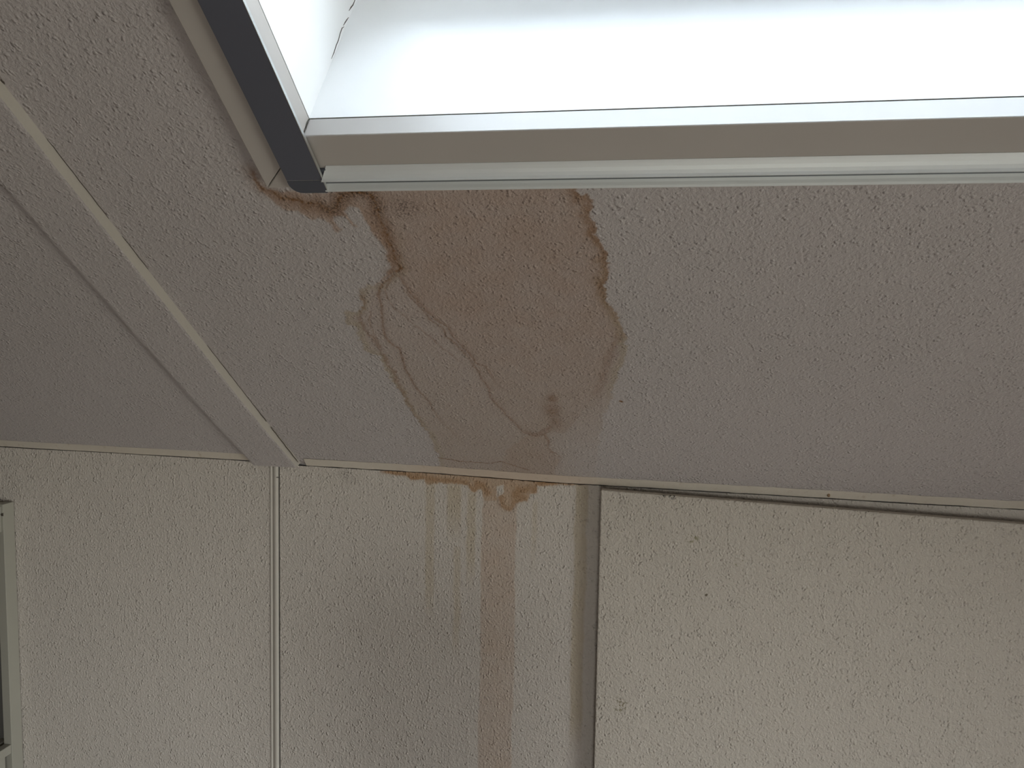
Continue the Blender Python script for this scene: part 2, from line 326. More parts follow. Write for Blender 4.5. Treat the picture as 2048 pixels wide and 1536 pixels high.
BH = 1.02; BX0 = -.1172
def wp(x, z, o=0.0): return (x - BX0, -o, z + .0054 + BH)      # marks in the board's own coordinates
M_ceil = plaster('sprayed_plaster_slope', WHITE, True, bump=.9)
M_strip = plaster('sprayed_plaster_strip', WHITE, bump=.8)
M_wallL = plaster('sprayed_plaster_knee_wall', (0.595, 0.55, 0.50, 1), True, bump=1.15)
DK = (.16, .13, .09, 1); GR = (.30, .28, .18, 1)
M_board = plaster('sprayed_plaster_board', (0.565, 0.52, 0.46, 1), bump=1.15, spots=[
    (wp(*BOARD_SPOTS[0], .03), .016, GR, .50, 150), (wp(*BOARD_SPOTS[1], .03), .018, GR, .60, 170), (wp(*BOARD_SPOTS[2], .03), .022, (.28, .25, .17, 1), .52, 200),
    (wp(*BOARD_SPOTS[3], .03), .014, (.02, .018, .015, 1), .55, 260), (wp(*BOARD_SPOTS[4], .03), .009, (.02, .018, .015, 1), .45, 300),
    (wp(*BOARD_SPOTS[5], .03), .022, DK, .60, 330), (wp(*BOARD_SPOTS[6], .03), .004, DK, .42, 330), (wp(*BOARD_SPOTS[7], .03), .010, GR, .58, 200)])
M_plain = simple('matt_white_paint', (.66, .63, .60, 1), .8, bump=(180, .0006))
M_cream = simple('smooth_cream_lath_paint', (.56, .53, .475, 1), .6, bump=(160, .0005))
k = N('smooth_cream_lath_paint_dirty')
n1 = k.noise(45, 4, .65); base_ = k.mix(k.noise(6, 2), (.64, .60, .53, 1), (.58, .52, .44, 1))
sepn = k.n('ShaderNodeSeparateXYZ'); k.set(sepn.inputs[0], k.tc)
wet = k.math('MULTIPLY', k.ramp(sepn.outputs[0], -.56, -.40), k.ramp(sepn.outputs[0], -.06, -.20))
base_ = k.mix(k.math('MULTIPLY', wet, .75), base_, (.60, .49, .395, 1))
k.set(k.b.inputs['Base Color'], k.mix(k.ramp(n1, .60, .70, 0, .5), base_, (.42, .33, .24, 1)))
k.b.inputs['Roughness'].default_value = .6; k.bump(k.noise(210, 3), .0008, .6); M_lath = k.m
M_edgepaint = simple('dull_cream_strip_edge', (.43, .40, .355, 1), .65, bump=(160, .0005))
M_casing = simple('satin_white_window_wood', (.47, .44, .41, 1), .42)
M_reveal = simple('white_reveal_board', (.90, .90, .89, 1), .55)
M_rail = simple('anthracite_rail', (.125, .134, .168, 1), .42, .2)
M_railcap = simple('anthracite_plastic_cap', (.085, .092, .115, 1), .5)
M_edge = simple('bright_aluminium_edge', (.60, .61, .60, 1), .35, .8)
M_alu = simple('anodised_aluminium', (.86, .90, .91, 1), .5, .45)
M_groove = simple('groove_painted_shade', (.17, .19, .205, 1), .5, .3)
M_crack = simple('dark_crack', (.10, .085, .07, 1), .9)
M_gap = simple('dark_gap_filler', (.06, .05, .04, 1), .95)
M_shelf = simple('white_shelf_lacquer', (.36, .35, .30, 1), .5)
M_shelfin = simple('grey_shelf_interior', (.17, .165, .155, 1), .6)
M_black = simple('black_plastic', (.03, .03, .033, 1), .45)
M_cloth = simple('dark_grey_cloth', (.045, .045, .05, 1), .9, bump=(500, .0006))
k = N('warm_oak_floor')
wv = k.n('ShaderNodeTexWave', Scale=1.1, Distortion=6.0, Detail=3.0, Vector=k.tc)
br = k.n('ShaderNodeTexBrick', Scale=1.0, Vector=k.tc)
br.inputs['Color1'].default_value = (.36, .27, .22, 1); br.inputs['Color2'].default_value = (.32, .24, .195, 1); br.inputs['Mortar'].default_value = (.10, .06, .04, 1)
br.inputs['Brick Width'].default_value = 1.2; br.inputs['Row Height'].default_value = .14; br.inputs['Mortar Size'].default_value = .003
k.set(k.b.inputs['Base Color'], k.mix(k.ramp(wv.outputs[0], 0, 1, 0, .25), br.outputs[0], (.30, .19, .14, 1)))
k.b.inputs['Roughness'].default_value = .45; M_floor = k.m
def glass():
    m = bpy.data.materials.new('window_glass'); m.use_nodes = True; t = m.node_tree; t.nodes.clear()
    o = t.nodes.new('ShaderNodeOutputMaterial'); mx = t.nodes.new('ShaderNodeMixShader')
    tr = t.nodes.new('ShaderNodeBsdfTransparent'); gl = t.nodes.new('ShaderNodeBsdfGlossy'); fr = t.nodes.new('ShaderNodeFresnel')
    tr.inputs[0].default_value = (.93, .95, .94, 1); gl.inputs['Roughness'].default_value = .02; fr.inputs[0].default_value = 1.45
    t.links.new(fr.outputs[0], mx.inputs[0]); t.links.new(tr.outputs[0], mx.inputs[1]); t.links.new(gl.outputs[0], mx.inputs[2]); t.links.new(mx.outputs[0], o.inputs[0])
    return m
M_glass = glass()

def top_z(x):                                  # the corner does not run quite level
    return np.interp(x, [-1.5, -.835, -.714, -.45, -.216, .7], [.0085, .0083, .0045, .0040, -.0008, -.0015])
def sag(x, s):                                 # so the slope bends by a few millimetres towards it
    return (top_z(x) + .0015) * (1 - sm(np.asarray(s, float), 0, .25))
# ------------------------------------------------------------------ room shell
XL, XR, YB, RS = -3.4, 1.9, -4.0, 2.5          # gable walls, far knee wall, slope length to the ridge
ridge = rp_(0, RS); yr, zr = ridge.y, ridge.z

# --- the slope with its water stain
D = 0.0015
xs = np.unique(np.round(np.concatenate([np.linspace(XL, -.54, 12), np.arange(-.54, .0101, D), [SKX0 - .002], np.linspace(.01, SKX1 + .002, 14), np.linspace(SKX1 + .002, XR, 8)]), 5))
ss = np.unique(np.round(np.concatenate([[-.01], np.arange(0, .80, D), [.80, SKS0 - .003], np.linspace(SKS0 - .003, SKS1 + .003, 18), np.linspace(SKS1 + .003, RS, 5)]), 5))
U, V = [a.ravel() for a in np.meshgrid(xs, ss, indexing='ij')]
act = (U > -.545) & (U < .012) & (V < .80)
u, v = U[act], V[act]
def warp(u, v, amp, scale, seed):
    return u + fbm(u, v, scale, seed) * amp * 2, v + fbm(u, v, scale, seed + 31) * amp * 2
K = CEILING_STAIN
ru, rv = warp(*warp(u, v, .0055, .016, 1), .0055, .0055, 5)      # ragged
gu, gv = warp(*warp(u, v, .0024, .016, 2), .0020, .0045, 9)     # gentle
blot = fbm(u, v, .09, 12) + .5; fine = fbm(u, v, .012, 15) + .5; mid = fbm(u, v, .035, 17) + .5
def line(key, w, st, uu=None, vv=None, taper=(.0, .0), grow=0.0, table=K):
    uu = gu if uu is None else uu; vv = gv if vv is None else vv
    d, f = seg_dist(uu, vv, table[key])
    ww = w * (1 + grow * f)
    e_ = np.exp(-(d / ww) ** 2)
    a = np.ones_like(f)
    if taper[0]: a *= sm(f, 0, taper[0])
    if taper[1]: a *= 1 - sm(f, 1 - taper[1], 1) * .9
    return e_ * st * a
sR1 = sdf(gu, gv, K['R1']); sR0 = sdf(ru, rv, K['R0']); sBand = sdf(gu, gv, K['band']); sP = sdf(gu, gv, K['P1'])
low = sm(v, .60, .10)                                  # 0 near the window, 1 by the knee wall
east = sm(u, -.22, -.10)
f1 = sm(sR1, -.0012, .002) * (.49 + .22 * blot * sm(v, .25, .6) - .08 * low - .10 * (1 - sm(sR1, .0, .05)) * 0)
f0 = sm(sR0, -.0015, .0025) * (.29 + .10 * mid) * (1 - .78 * sm(u, -.25, -.13) * sm(v, .32, .08))
fB = sm(sBand, -.001, .003) * (.70 + .5 * (mid - .5))
fP = sm(sP, -.001, .002) * .52
fill = np.maximum.reduce([f1, f0, fB, fP])
# darker soaked rim just inside the eastern edge and around the arch
dr, fr_ = seg_dist(ru, rv, K['right']); inn = sm(sR0, -.0015, .001)
rim = inn * np.exp(-(dr / .011) ** 2) * (.50 + .5 * fine) * (1 - .62 * sm(fr_, .62, 1.0))
tide = np.maximum.reduce([
    line('D', .0034, 1.0, taper=(.05, .03)) * (.55 + .75 * fine), line('D', .0105, .55) * (.6 + .8 * mid),
    rim * .74, line('right2', .007, .36, ru, rv, (.0, .5)) * inn,
    line('L2', .0021, .60, taper=(0, .35)), line('L2', .0048, .22, taper=(0, .5)), line('L2b', .0019, .58, taper=(.1, .05)), line('L2b', .0055, .22, taper=(.3, .1)),
    line('L3', .0014, .42, taper=(.1, .3)), line('A', .0024, .62, taper=(0, .5)), line('A', .006, .20, taper=(0, .6)), line('A2', .0018, .45),
    line('B', .0034, .48, ru, rv, (.05, .5)), line('B2', .0018, .40), line('S', .0016, .70), line('P1e', .0024, .55, ru, rv), line('arch', .006, .45, taper=(.3, .1))])
sp = CEILING_SPOTS
for (c, rx, rs_, a_) in ((sp[0], .009, .013, .55), (sp[1], .014, .026, .55), (sp[2], .013, .026, .42)):
    tide = np.maximum(tide, a_ * np.exp(-((gu - c[0]) / rx) ** 2 - ((gv - c[1]) / rs_) ** 2) * (.7 + .6 * mid))
d0, _ = seg_dist(u, v, [(sp[3][0] - .002, sp[3][1] + .001), (sp[3][0] + .001, sp[3][1] - .001)]); tide = np.maximum(tide, 1.3 * (d0 < .0022))
olive = np.maximum(sm(sR0, -.0015, .002) * (1 - sm(sR0, .004, .016)) * .60 * sm(v, .72, .5) * (1 - sm(u, -.2, -.15) * sm(v, .38, .22)), sm(sR0, -.001, .002) * .20 * low * (1 - .7 * sm(u, -.25, -.13) * sm(v, .32, .08)))
mold = np.zeros_like(u)
for c in sp[4:]: mold = np.maximum(mold, .62 * np.exp(-((u - c[0]) / .014) ** 2 - ((v - c[1]) / .010) ** 2))
dD, fD = seg_dist(u, v, K['D']); mold = np.maximum(mold, .62 * np.exp(-(dD / .010) ** 2) * sm(fD, .2, .35) * (1 - sm(fD, .6, .75)))
rust = rim * .45
def full(a): r = np.zeros(U.shape); r[act] = np.clip(a, 0, 1); return r
me = grid_mesh('ceiling', xs, ss, lambda a, b: np.stack([a, -b * CA, ZJ + b * SA + sag(a, b)], 1),
               lambda a, b: ~((a > SKX0 - .002) & (a < SKX1 + .002) & (b > SKS0 - .003) & (b < SKS1 + .003)),
               dict(stain_fill=full(fill), stain_tide=full(tide), stain_olive=full(olive), stain_mold=full(mold), stain_rust=full(rust)))
struct(link('ceiling', me, M_ceil))

# --- knee wall: two plastered panels either side of a narrow upright joint, plus the solid wall behind
GX0, GX1 = -.7888, -.7690                      # the joint
xs = np.unique(np.round(np.concatenate([np.linspace(XL, GX0, 30), [GX0], [GX1], np.linspace(GX1, -.54, 14), np.arange(-.54, -.0999, D), np.linspace(-.10, XR, 30)]), 5))
zs = np.unique(np.round(np.concatenate([[-ZJ - .002, -.95, -.75], np.arange(-.66, .0001, D)]), 5))
U, V = [a.ravel() for a in np.meshgrid(xs, zs, indexing='ij')]
Vt = V + top_z(U) * sm(V, -.05, 0)             # stretched up to meet the laths
act = (U > -.545) & (U < -.095) & (V > -.67)
u, v = U[act], Vt[act]
ru, rv = warp(*warp(u, v, .003, .012, 41), .0018, .004, 45); gu, gv = warp(u, v, .0014, .02, 47)
fine = fbm(u, v, .012, 55) + .5; mid = fbm(u, v, .03, 57) + .5
W = WALL_STAIN
sB = sdf(ru, rv, W['band']); sR = sdf(gu, gv, W['R'])
fill = sm(sB, -.001, .002) * (.70 + .2 * mid)
oliv = sm(sB, -.002, .004) * .15
for (x0, x1, zt, zb, st) in WALL_DRIPS:
    wu = u + (fbm(v, v * 0 + x0 * 40, .045, 61) * .009 + fbm(u, v, .008, 63) * .0022) * (1 if st > .9 else .7)
    edge = np.minimum(wu - x0, x1 - wu)
    soft = .0022 if st > .9 else .004
    m_ = sm(edge, -soft * .5, soft) * sm(v, zt + .004, zt - .012)
    fade = 1 - sm(v, zb + .10, zb) if st < .9 else 1.0 - .15 * sm(v, -.15, -.5)
    m_ = m_ * fade * (.85 + .3 * (mid - .5))
    if st > .9: fill = np.maximum(fill, m_ * .52)
    else: oliv = np.maximum(oliv, m_ * st * 1.25); fill = np.maximum(fill, m_ * st * .40)
tide = np.maximum.reduce([line('e1', .0045, .26, ru, rv, table=W), line('e2', .0050, .26, ru, rv, table=W)]) * (.6 + .8 * fine)
rust = np.maximum.reduce([line('e1', .009, .62, ru, rv, table=W), line('e2', .009, .62, ru, rv, table=W), line('red', .007, .95, ru, rv, table=W)]) * (.55 + .6 * mid) * sm(sB, -.003, .003)
seam = np.exp(-((v - top_z(u)) / .0022) ** 2) * sm(u, -.52, -.44) * (1 - sm(u, -.20, -.14)) * (.4 + .6 * fine)
tide = np.maximum(tide, seam * .7)
act_mold = np.zeros(U.shape)
for c, r_, a_ in ((WALL_SPOTS[0], .012, .35), (WALL_SPOTS[1], .010, .3), (WALL_SPOTS[2], .016, .35), (WALL_SPOTS[3], .012, .5), (WALL_SPOTS[4], .009, .5)):
    act_mold = np.maximum(act_mold, a_ * np.exp(-((U - c[0]) / r_) ** 2 - ((Vt - c[1]) / r_) ** 2))
me = grid_mesh('wall_front', xs, zs, lambda a, b: np.stack([a, a * 0, ZJ + b + top_z(a) * sm(b, -.05, 0) - (.0034 - .0016 * (fbm(a, a * 0, .006, 71) + .5)) * sm(b, -.004, 0)], 1),
               lambda a, b: ~((a > GX0) & (a < GX1)),
               dict(stain_fill=full(fill), stain_tide=full(tide), stain_olive=full(oliv), stain_rust=full(rust), stain_mold=act_mold))
wf = struct(link('wall_front', me, M_wallL))
bm = bmesh.new()
box(bm, XL - .1, XR + .12, .016, .10, -.02, ZJ + .02)
for x0, x1 in ((GX0 - .0001, GX0 - .0), (GX1, GX1 + .0001)):      # cheeks of the joint
    box(bm, x0, x1, .0, .017, 0, ZJ)
struct(obj('wall_front_core', bm, M_gap, wf))

# --- the rest of the shell
struct(obj('floor', bx(XL - .1, XR + .12, YB - .1, .1, -.10, 0), M_floor))
bm = bmesh.new()                                                   # far slope
sB_ = (zr - 1.0) / math.tan(A)
vs = [bm.verts.new(p) for p in ((XL, yr, zr), (XR, yr, zr), (XR, YB, 1.15), (XL, YB, 1.15), (XL, yr, zr + .08), (XR, yr, zr + .08), (XR, YB - .05, 1.23), (XL, YB - .05, 1.23))]
for q in ((0, 1, 2, 3), (4, 5, 6, 7), (0, 1, 5, 4), (2, 3, 7, 6), (0, 3, 7, 4), (1, 2, 6, 5)): bm.faces.new([vs[i] for i in q])
struct(obj('ceiling_back', bm, M_plain))
bm = bmesh.new()                                                   # roof above the near slope, with the skylight shaft left open
for a in ((XL - .1, XR + .12, -.15, SKS0 - .03), (XL - .1, XR + .12, SKS1 + .03, RS + .12), (XL - .1, SKX0 - .03, SKS0 - .03, SKS1 + .03), (SKX1 + .03, XR + .12, SKS0 - .03, SKS1 + .03)):
    box(bm, a[0], a[1], a[2], a[3], -SKD - .01, -.010, lambda q: rp_(*q))
struct(obj('ceiling_roof', bm, M_gap))
bm = bmesh.new()
for a in ((XL - .1, BW[0], 0, 1.25), (BW[1], XR + .12, 0, 1.25), (BW[0], BW[1], 0, BW[2]), (BW[0], BW[1], BW[3], 1.25)): box(bm, a[0], a[1], YB - .1, YB, a[2], a[3])
struct(obj('wall_back', bm, M_plain))
w3 = bpy.data.objects.new('added_far_window', None); C.objects.link(w3); struct(w3)  # made-up window out of view, lights the knee wall from behind the chair
bm = bmesh.new()
for a in ((BW[0], BW[1], BW[2], BW[2] + .05), (BW[0], BW[1], BW[3] - .05, BW[3]), (BW[0], BW[0] + .05, BW[2] + .05, BW[3] - .05), (BW[1] - .05, BW[1], BW[2] + .05, BW[3] - .05)): box(bm, a[0], a[1], YB - .08, YB - .02, a[2], a[3])
obj('window_frame', bm, M_casing, w3)
obj('glass', bx(BW[0] + .04, BW[1] - .04, YB - .052, YB - .048, BW[2] + .04, BW[3] - .04), M_glass, w3)
def gable(name, x0, x1, hole=None):
    bm = bmesh.new()
    out = [(.1, 0), (.1, ZJ - .02), (0, ZJ + .02), (yr, zr + .1), (YB, 1.2), (YB - .1, 0)]
    if hole is None:
        P = [[Vector((x, y, z)) for y, z in out] for x in (x0, x1)]
        bm.free(); return obj(name, prism(*P), M_plain)
    y0, y1, z0, z1 = hole
    def roofz(y): return ZJ - y * math.tan(A) + .05 if y > yr else zr + .05 - (zr - 1.15) * (yr - y) / (yr - YB)
    parts = [[(.1, 0), (.1, ZJ), (y1, roofz(y1)), (y1, 0)], [(y0, 0), (y0, roofz(y0)), (YB - .1, 1.2), (YB - .1, 0)],
             [(y0, 0), (y0, z0), (y1, z0), (y1, 0)], [(y0, z1), (y0, roofz(y0)), (yr, zr + .1), (y1, roofz(y1)), (y1, z1)]]
    bm.free(); bm = bmesh.new()
    for pl in parts:
        a = [bm.verts.new((x0, y, z)) for y, z in pl]; b = [bm.verts.new((x1, y, z)) for y, z in pl]
        bm.faces.new(a); bm.faces.new(b[::-1])
        for i in range(len(pl)): bm.faces.new((a[i], b[i], b[(i + 1) % len(pl)], a[(i + 1) % len(pl)]))
    return obj(name, bm, M_plain)
M_dull = simple('dull_taupe_paint', (.30, .28, .25, 1), .9)
wl_ = struct(gable('wall_left', XL - .1, XL)); wl_.data.materials[0] = M_dull; struct(gable('wall_right', XR, XR + .12, GW[1:]))

# --- window_2: the side window that lights the room
w2 = bpy.data.objects.new('window_2', None); C.objects.link(w2); struct(w2)
x_, y0, y1, z0, z1 = GW; bm = bmesh.new()
for a in ((y0, y1, z0, z0 + .06), (y0, y1, z1 - .06, z1), (y0, y0 + .06, z0 + .06, z1 - .06), (y1 - .06, y1, z0 + .06, z1 - .06), ((y0 + y1) / 2 - .03, (y0 + y1) / 2 + .03, z0 + .06, z1 - .06)):
    box(bm, x_ + .03, x_ + .09, *a)
obj('window_frame', bm, M_casing, w2)
obj('glass', bx(x_ + .058, x_ + .062, y0 + .05, y1 - .05, z0 + .05, z1 - .05), M_glass, w2)
obj('window_sill', bx(x_ - .12, x_ + .02, y0 - .04, y1 + .04, z0 - .03, z0), M_casing, w2, .003)

# --- window_1: the skylight in the slope
w1 = bpy.data.objects.new('window_1', None); C.objects.link(w1); struct(w1)
T = .015; CW = .0725; LT = .0140                  # casing thickness and width
x0, x1, s0, s1 = SKX0 + .001, SKX1 - .001, SKS0, SKS1
def mitred(q, name):                                # q: outline in (x, s)
    o = obj(name, prism([rp_(a, b, -LT + .0012) for a, b in q], [rp_(a, b, T) for a, b in q]), M_casing, w1, .0012)
    return o
g = .0006
X0, X1, Q0, Q1 = x0 - CW, x1 + CW, s0 - CW - .001, s1 + CW
mitred([(X0, Q0 + g), (x0, s0 + g), (x0, s1 - g), (X0, Q1 - g)], 'side_casing')
mitred([(X1, Q0 + g), (x1, s0 + g), (x1, s1 - g), (X1, Q1 - g)], 'side_casing')
mitred([(X0 + g, Q0), (X1 - g, Q0), (x1 - g, s0), (x0 + g, s0)], 'bottom_casing')
mitred([(X0 + g, Q1), (X1 - g, Q1), (x1 - g, s1), (x0 + g, s1)], 'top_casing')
# lining boards stand a hair back behind the casing lip, leaving the fine dark groove
LT = .0140; r = .0016
obj('side_lining', slope_box(x0 - r - .012, x0 - r, s0 - r - .012, s1 + r, -SKD, -LT - .0022), M_reveal, w1)
obj('side_lining', slope_box(x1 + r, x1 + r + .012, s0 - r - .012, s1 + r, -SKD, -LT - .0022), M_reveal, w1)
obj('sill_lining', slope_box(x0 - r, x1 + r, s0 - r - .012, s0 - r, -SKD, -LT - .0022), M_reveal, w1)
obj('head_lining', slope_box(x0 - r, x1 + r, s1 + r, s1 + r + .012, -SKD, -LT - .0022), M_reveal, w1)
bm = bmesh.new()
for a in ((x0 - .004, x0 - .0022, s0, s1), (x1 + .0022, x1 + .004, s0, s1), (x0, x1, s0 - .004, s0 - .0022), (x0, x1, s1 + .0022, s1 + .004)):
    slope_box(*a, -LT - .004, -LT + .002, bm)
obj('groove_seal', bm, M_gap, w1)
bm = bmesh.new(); fw_ = .055; fd = -SKD + .06
for a in ((x0, x0 + fw_, s0, s1), (x1 - fw_, x1, s0, s1), (x0 + fw_, x1 - fw_, s0, s0 + fw_), (x0 + fw_, x1 - fw_, s1 - fw_, s1)):
    slope_box(*a, -SKD - .01, fd - .05, bm)
obj('sash_frame', bm, M_reveal, w1, .003)
obj('glass', slope_box(x0 + .05, x1 - .05, s0 + .05, s1 - .05, -SKD + .004, -SKD + .008), M_glass, w1)
def crack(name, pts, parent, width, nrm):           # a hairline opening in the filler: a narrow dark sliver with tapering ends
    bm = bmesh.new(); nrm = Vector(nrm); top = []; bot = []
    for i, p in enumerate(pts):
        p = Vector(p); a = Vector(pts[max(0, i - 1)]); b = Vector(pts[min(len(pts) - 1, i + 1)])
        d = (b - a).normalized().cross(nrm).normalized() * width * (.15 if i in (0, len(pts) - 1) else 1)
        top.append((p + d, p - d))
    for (a, b), (c, d) in zip(top, top[1:]):
        va = [bm.verts.new(q + nrm * .0003) for q in (a, b, d, c)]; vb = [bm.verts.new(q - nrm * .0012) for q in (a, b, d, c)]
        bm.faces.new(va); bm.faces.new(vb[::-1])
        for i in range(4): bm.faces.new((va[i], vb[i], vb[(i + 1) % 4], va[(i + 1) % 4]))
    return obj(name, bm, M_crack, parent)
n_side = (1, 0, 0)
def cr(lst, w=.0005):                               # (distance above the sill board, depth outwards) on the side lining
    crack('filler_crack', [tuple(rp_(x0 - r + .0002, s0 - r + a, -b)) for a, b in lst], w1, w, n_side)
cr([(.003, .235), (.003, .222), (.005, .213), (.006, .205)], .0007)
cr([(.002, .198), (.0035, .190), (.0045, .184), (.0055, .176)], .0006)
cr([(.0035, .177), (.006, .170), (.0055, .160), (.0038, .150), (.0040, .140), (.0030, .128), (.0030, .116)], .0005)
crack('filler_crack', [tuple(rp_(x0 + .0004, s0 + a, o)) for a, o in ((.0015, -.011), (.0022, -.004), (.0015, .003), (.0006, .009), (.0004, .0145))], w1, .0004, n_side)

# ------------------------------------------------------------------ laths and cover strip
def lath(name, x0, z0, x1, z1, n=40, seed=0, ends=None):
    """small angled lath in the corner where the slope meets the knee wall"""
    bm = bmesh.new(); rows = []
    for i in range(n + 1):
        t = i / n; x = x0 + (x1 - x0) * t; z = z0 + (z1 - z0) * t
        z = float(top_z(x))
        j = (math.sin(x * 61 + seed) + math.sin(x * 143 + 2 * seed) + math.sin(x * 517 + seed) * .5) * .00025
        top = rp_(x, .0250 + j * 2, .0004) + Vector((0, 0, float(sag(x, .025))))
        rows.append([bm.verts.new(p) for p in (top, Vector((x, -.0062, ZJ + z + .0004 + j)), Vector((x, -.0048, ZJ + z - .0002 + j)), Vector((x, .0140, ZJ + z)), Vector((x, .0140, top.z + .002)))])
    for a, b in zip(rows, rows[1:]):
        for q in range(5): bm.faces.new((a[q], b[q], b[(q + 1) % 5], a[(q + 1) % 5]))
    bm.faces.new(rows[0]); bm.faces.new(rows[-1][::-1])
    return obj(name, bm, M_lath)
struct(lath('trim_1', XL, .0085, -.832, .0083, seed=1), 'cream corner lath left of the sloping cover strip')
struct(lath('trim_2', -.708, .0045, XR, -.0015, n=160, seed=3), 'long cream corner lath under the stained slope')
bm = bmesh.new(); bmesh.ops.create_icosphere(bm, subdivisions=2, radius=1)
for v in bm.verts: v.co = Vector((.2815 + v.co.x * .0024 * (1 - .4 * v.co.z), -.0125 + v.co.y * .0022, ZJ + .0068 + v.co.z * .0050))
obj('rust_spot', bm, simple('rusty_nail_mark', (.26, .17, .10, 1), .8), bpy.data.objects['trim_2'])
# cover strip over the joint of two slope panels: rough plastered face, smooth cream edge
t_ = .0115
xa, xb, xc = -.8265, -.7262, -.7222
bm = bmesh.new(); prev = None; n = 60
for i in range(n + 1):
    s = .004 + (RS - .004) * i / n
    j = (math.sin(s * 37) + math.sin(s * 91 + 1)) * .0005
    ring = [bm.verts.new(rp_(*p)) for p in ((xa + .0005 + j, s, -.0005), (xa + .0035 + j, s, t_ - .001), (xa + .008, s, t_), (xb - .005, s, t_), (xb - .0015 + j * .6, s, t_ - .0009), (xc, s, -.0005))]
    for q_ in ring: q_.co.z += float(sag(xb, s))
    if prev:
        for q in range(6):
            f = bm.faces.new((prev[q], ring[q], ring[(q + 1) % 6], prev[(q + 1) % 6]))
            if q == 4: f.material_index = 1
    else: bm.faces.new(ring)
    prev = ring
bm.faces.new(prev[::-1])
tr = struct(obj('trim_3', bm, [M_strip, M_edgepaint]), 'wide flat cover strip running down the slope')
ncr = (0, -SA, -CA)
for a, b in ((.905, .912), (.70, .83), (.60, .668), (.18, .42), (.02, .16)):
    nn = max(3, int((b - a) / .012))
    crack('filler_crack', [tuple(rp_(xc + .0010 + math.sin(i * 2.3) * .0004, a + (b - a) * i / nn, .0003)) for i in range(nn + 1)], tr, .0013 if b - a < .02 else .00035, ncr)
# upright lath in the wall joint: flat left, rounded, thin dark gap on its right
prof = [(-.7895, .0155), (-.7895, -.0012), (-.7885, -.0022), (-.7865, -.0020), (-.7850, -.0010), (-.7835, -.0012), (-.7810, -.0030), (-.7780, -.0042), (-.7752, -.0042), (-.7730, -.0032), (-.7722, -.0016), (-.7720, .0155)]
def at(z, lean=0.0): return [Vector((x + lean, y, z)) for x, y in prof]
tv = struct(obj('trim_4', prism(at(.0), at(ZJ + .0015)), M_cream), 'narrow upright lath in the knee wall joint')
obj('joint_mark', bx(-.7745, -.7706, -.0042, -.001, ZJ - .0245, ZJ - .0232), M_crack, tv)

# ------------------------------------------------------------------ blind hardware on the skylight
bl = thing('skylight_blind', 'dark grey blind side rail and pale aluminium bottom bar mounted on the white skylight casing', 'blind', rp_((x0 + x1) / 2, s0 - .07, T))
bl_inv = Matrix.Translation(-bl.location)
def child(o):
    o.data.transform(bl_inv); o.parent = bl; return o
RO0, RO1 = .0195, .0235
def side_rail(sgn, xi, xo):                          # xi inner edge, xo outer edge
    bm = slope_box(min(xi, xo), max(xi, xo), .7815, s1 + .05, RO0, RO1)
    slope_box(min(xi + .010 * sgn, xo - .004 * sgn), max(xi + .010 * sgn, xo - .004 * sgn), .7835, s1 + .05, T, RO0 + .0005, bm)
    rail = child(obj('side_rail', bm, M_rail, None, .0006))
    e_ = obj('rail_edge', slope_box(min(xi, xi - .0009 * sgn), max(xi, xi - .0009 * sgn), .7630, s1 + .05, RO0 + .0005, RO1 + .0004), M_edge)
    e_.data.transform(bl_inv); e_.parent = rail
    sm_ = obj('seam', slope_box(min(xi, xo), max(xi, xo), .7808, .7815, RO0, RO1 - .0003), M_edge); sm_.data.transform(bl_inv); sm_.parent = rail
    R_ = .014; sb = .7625
    pts = [(xi, .7808), (xi, sb), (xo - R_ * sgn, sb)] + [(xo - R_ * sgn + R_ * sgn * math.sin(t), sb + R_ * (1 - math.cos(t))) for t in [PI / 2 * i / 8 for i in range(1, 9)]] + [(xo, .7808)]
    child(obj('end_cap', prism([rp_(a, b, T) for a, b in pts], [rp_(a, b, RO1 + .0003) for a, b in pts]), M_railcap, None, .0005))
side_rail(-1, -.3895, -.4330)
side_rail(1, SKX1 - .0065, SKX1 + .037)
child(obj('added_blind_fabric', slope_box(-.394, SKX1 - .002, 1.17, s1 + .02, T + .002, T + .0035), M_cloth))  # unseen drawn cloth, added with its bar to hold back skylight daylight
child(obj('added_fabric_bar', slope_box(-.394, SKX1 - .002, 1.155, 1.172, T + .0005, T + .0060), M_alu, None, .001))
pf = [(.7953, .0152), (.7953, .0157), (.7930, .0168), (.7895, .0188), (.7865, .0214), (.7840, .0242), (.7824, .0268), (.7817, .0268), (.7811, .0240), (.7800, .0185), (.7775, .0166), (.7735, .0166), (.7715, .0178), (.7695, .0202), (.7675, .0230), (.7660, .0248), (.7652, .0246), (.7642, .0152)]
def bar_x(s, side): # ends are cut slightly back
    return (-.3912 + max(0, s - .7800) * .55) if side < 0 else (SKX1 - .005 - max(0, s - .78) * .55)
bm = prism([rp_(bar_x(s, -1), s, o) for s, o in pf], [rp_(bar_x(s, 1), s, o) for s, o in pf]); bm.faces.ensure_lookup_table()
for i in range(8, 12): bm.faces[2 + i].material_index = 1      # channel shade painted as darker grey between the two bright ridges
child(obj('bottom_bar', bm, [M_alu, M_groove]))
child(obj('bar_bracket', slope_box(-.3915, -.3840, .7780, .7920, T, T + .003), M_railcap))

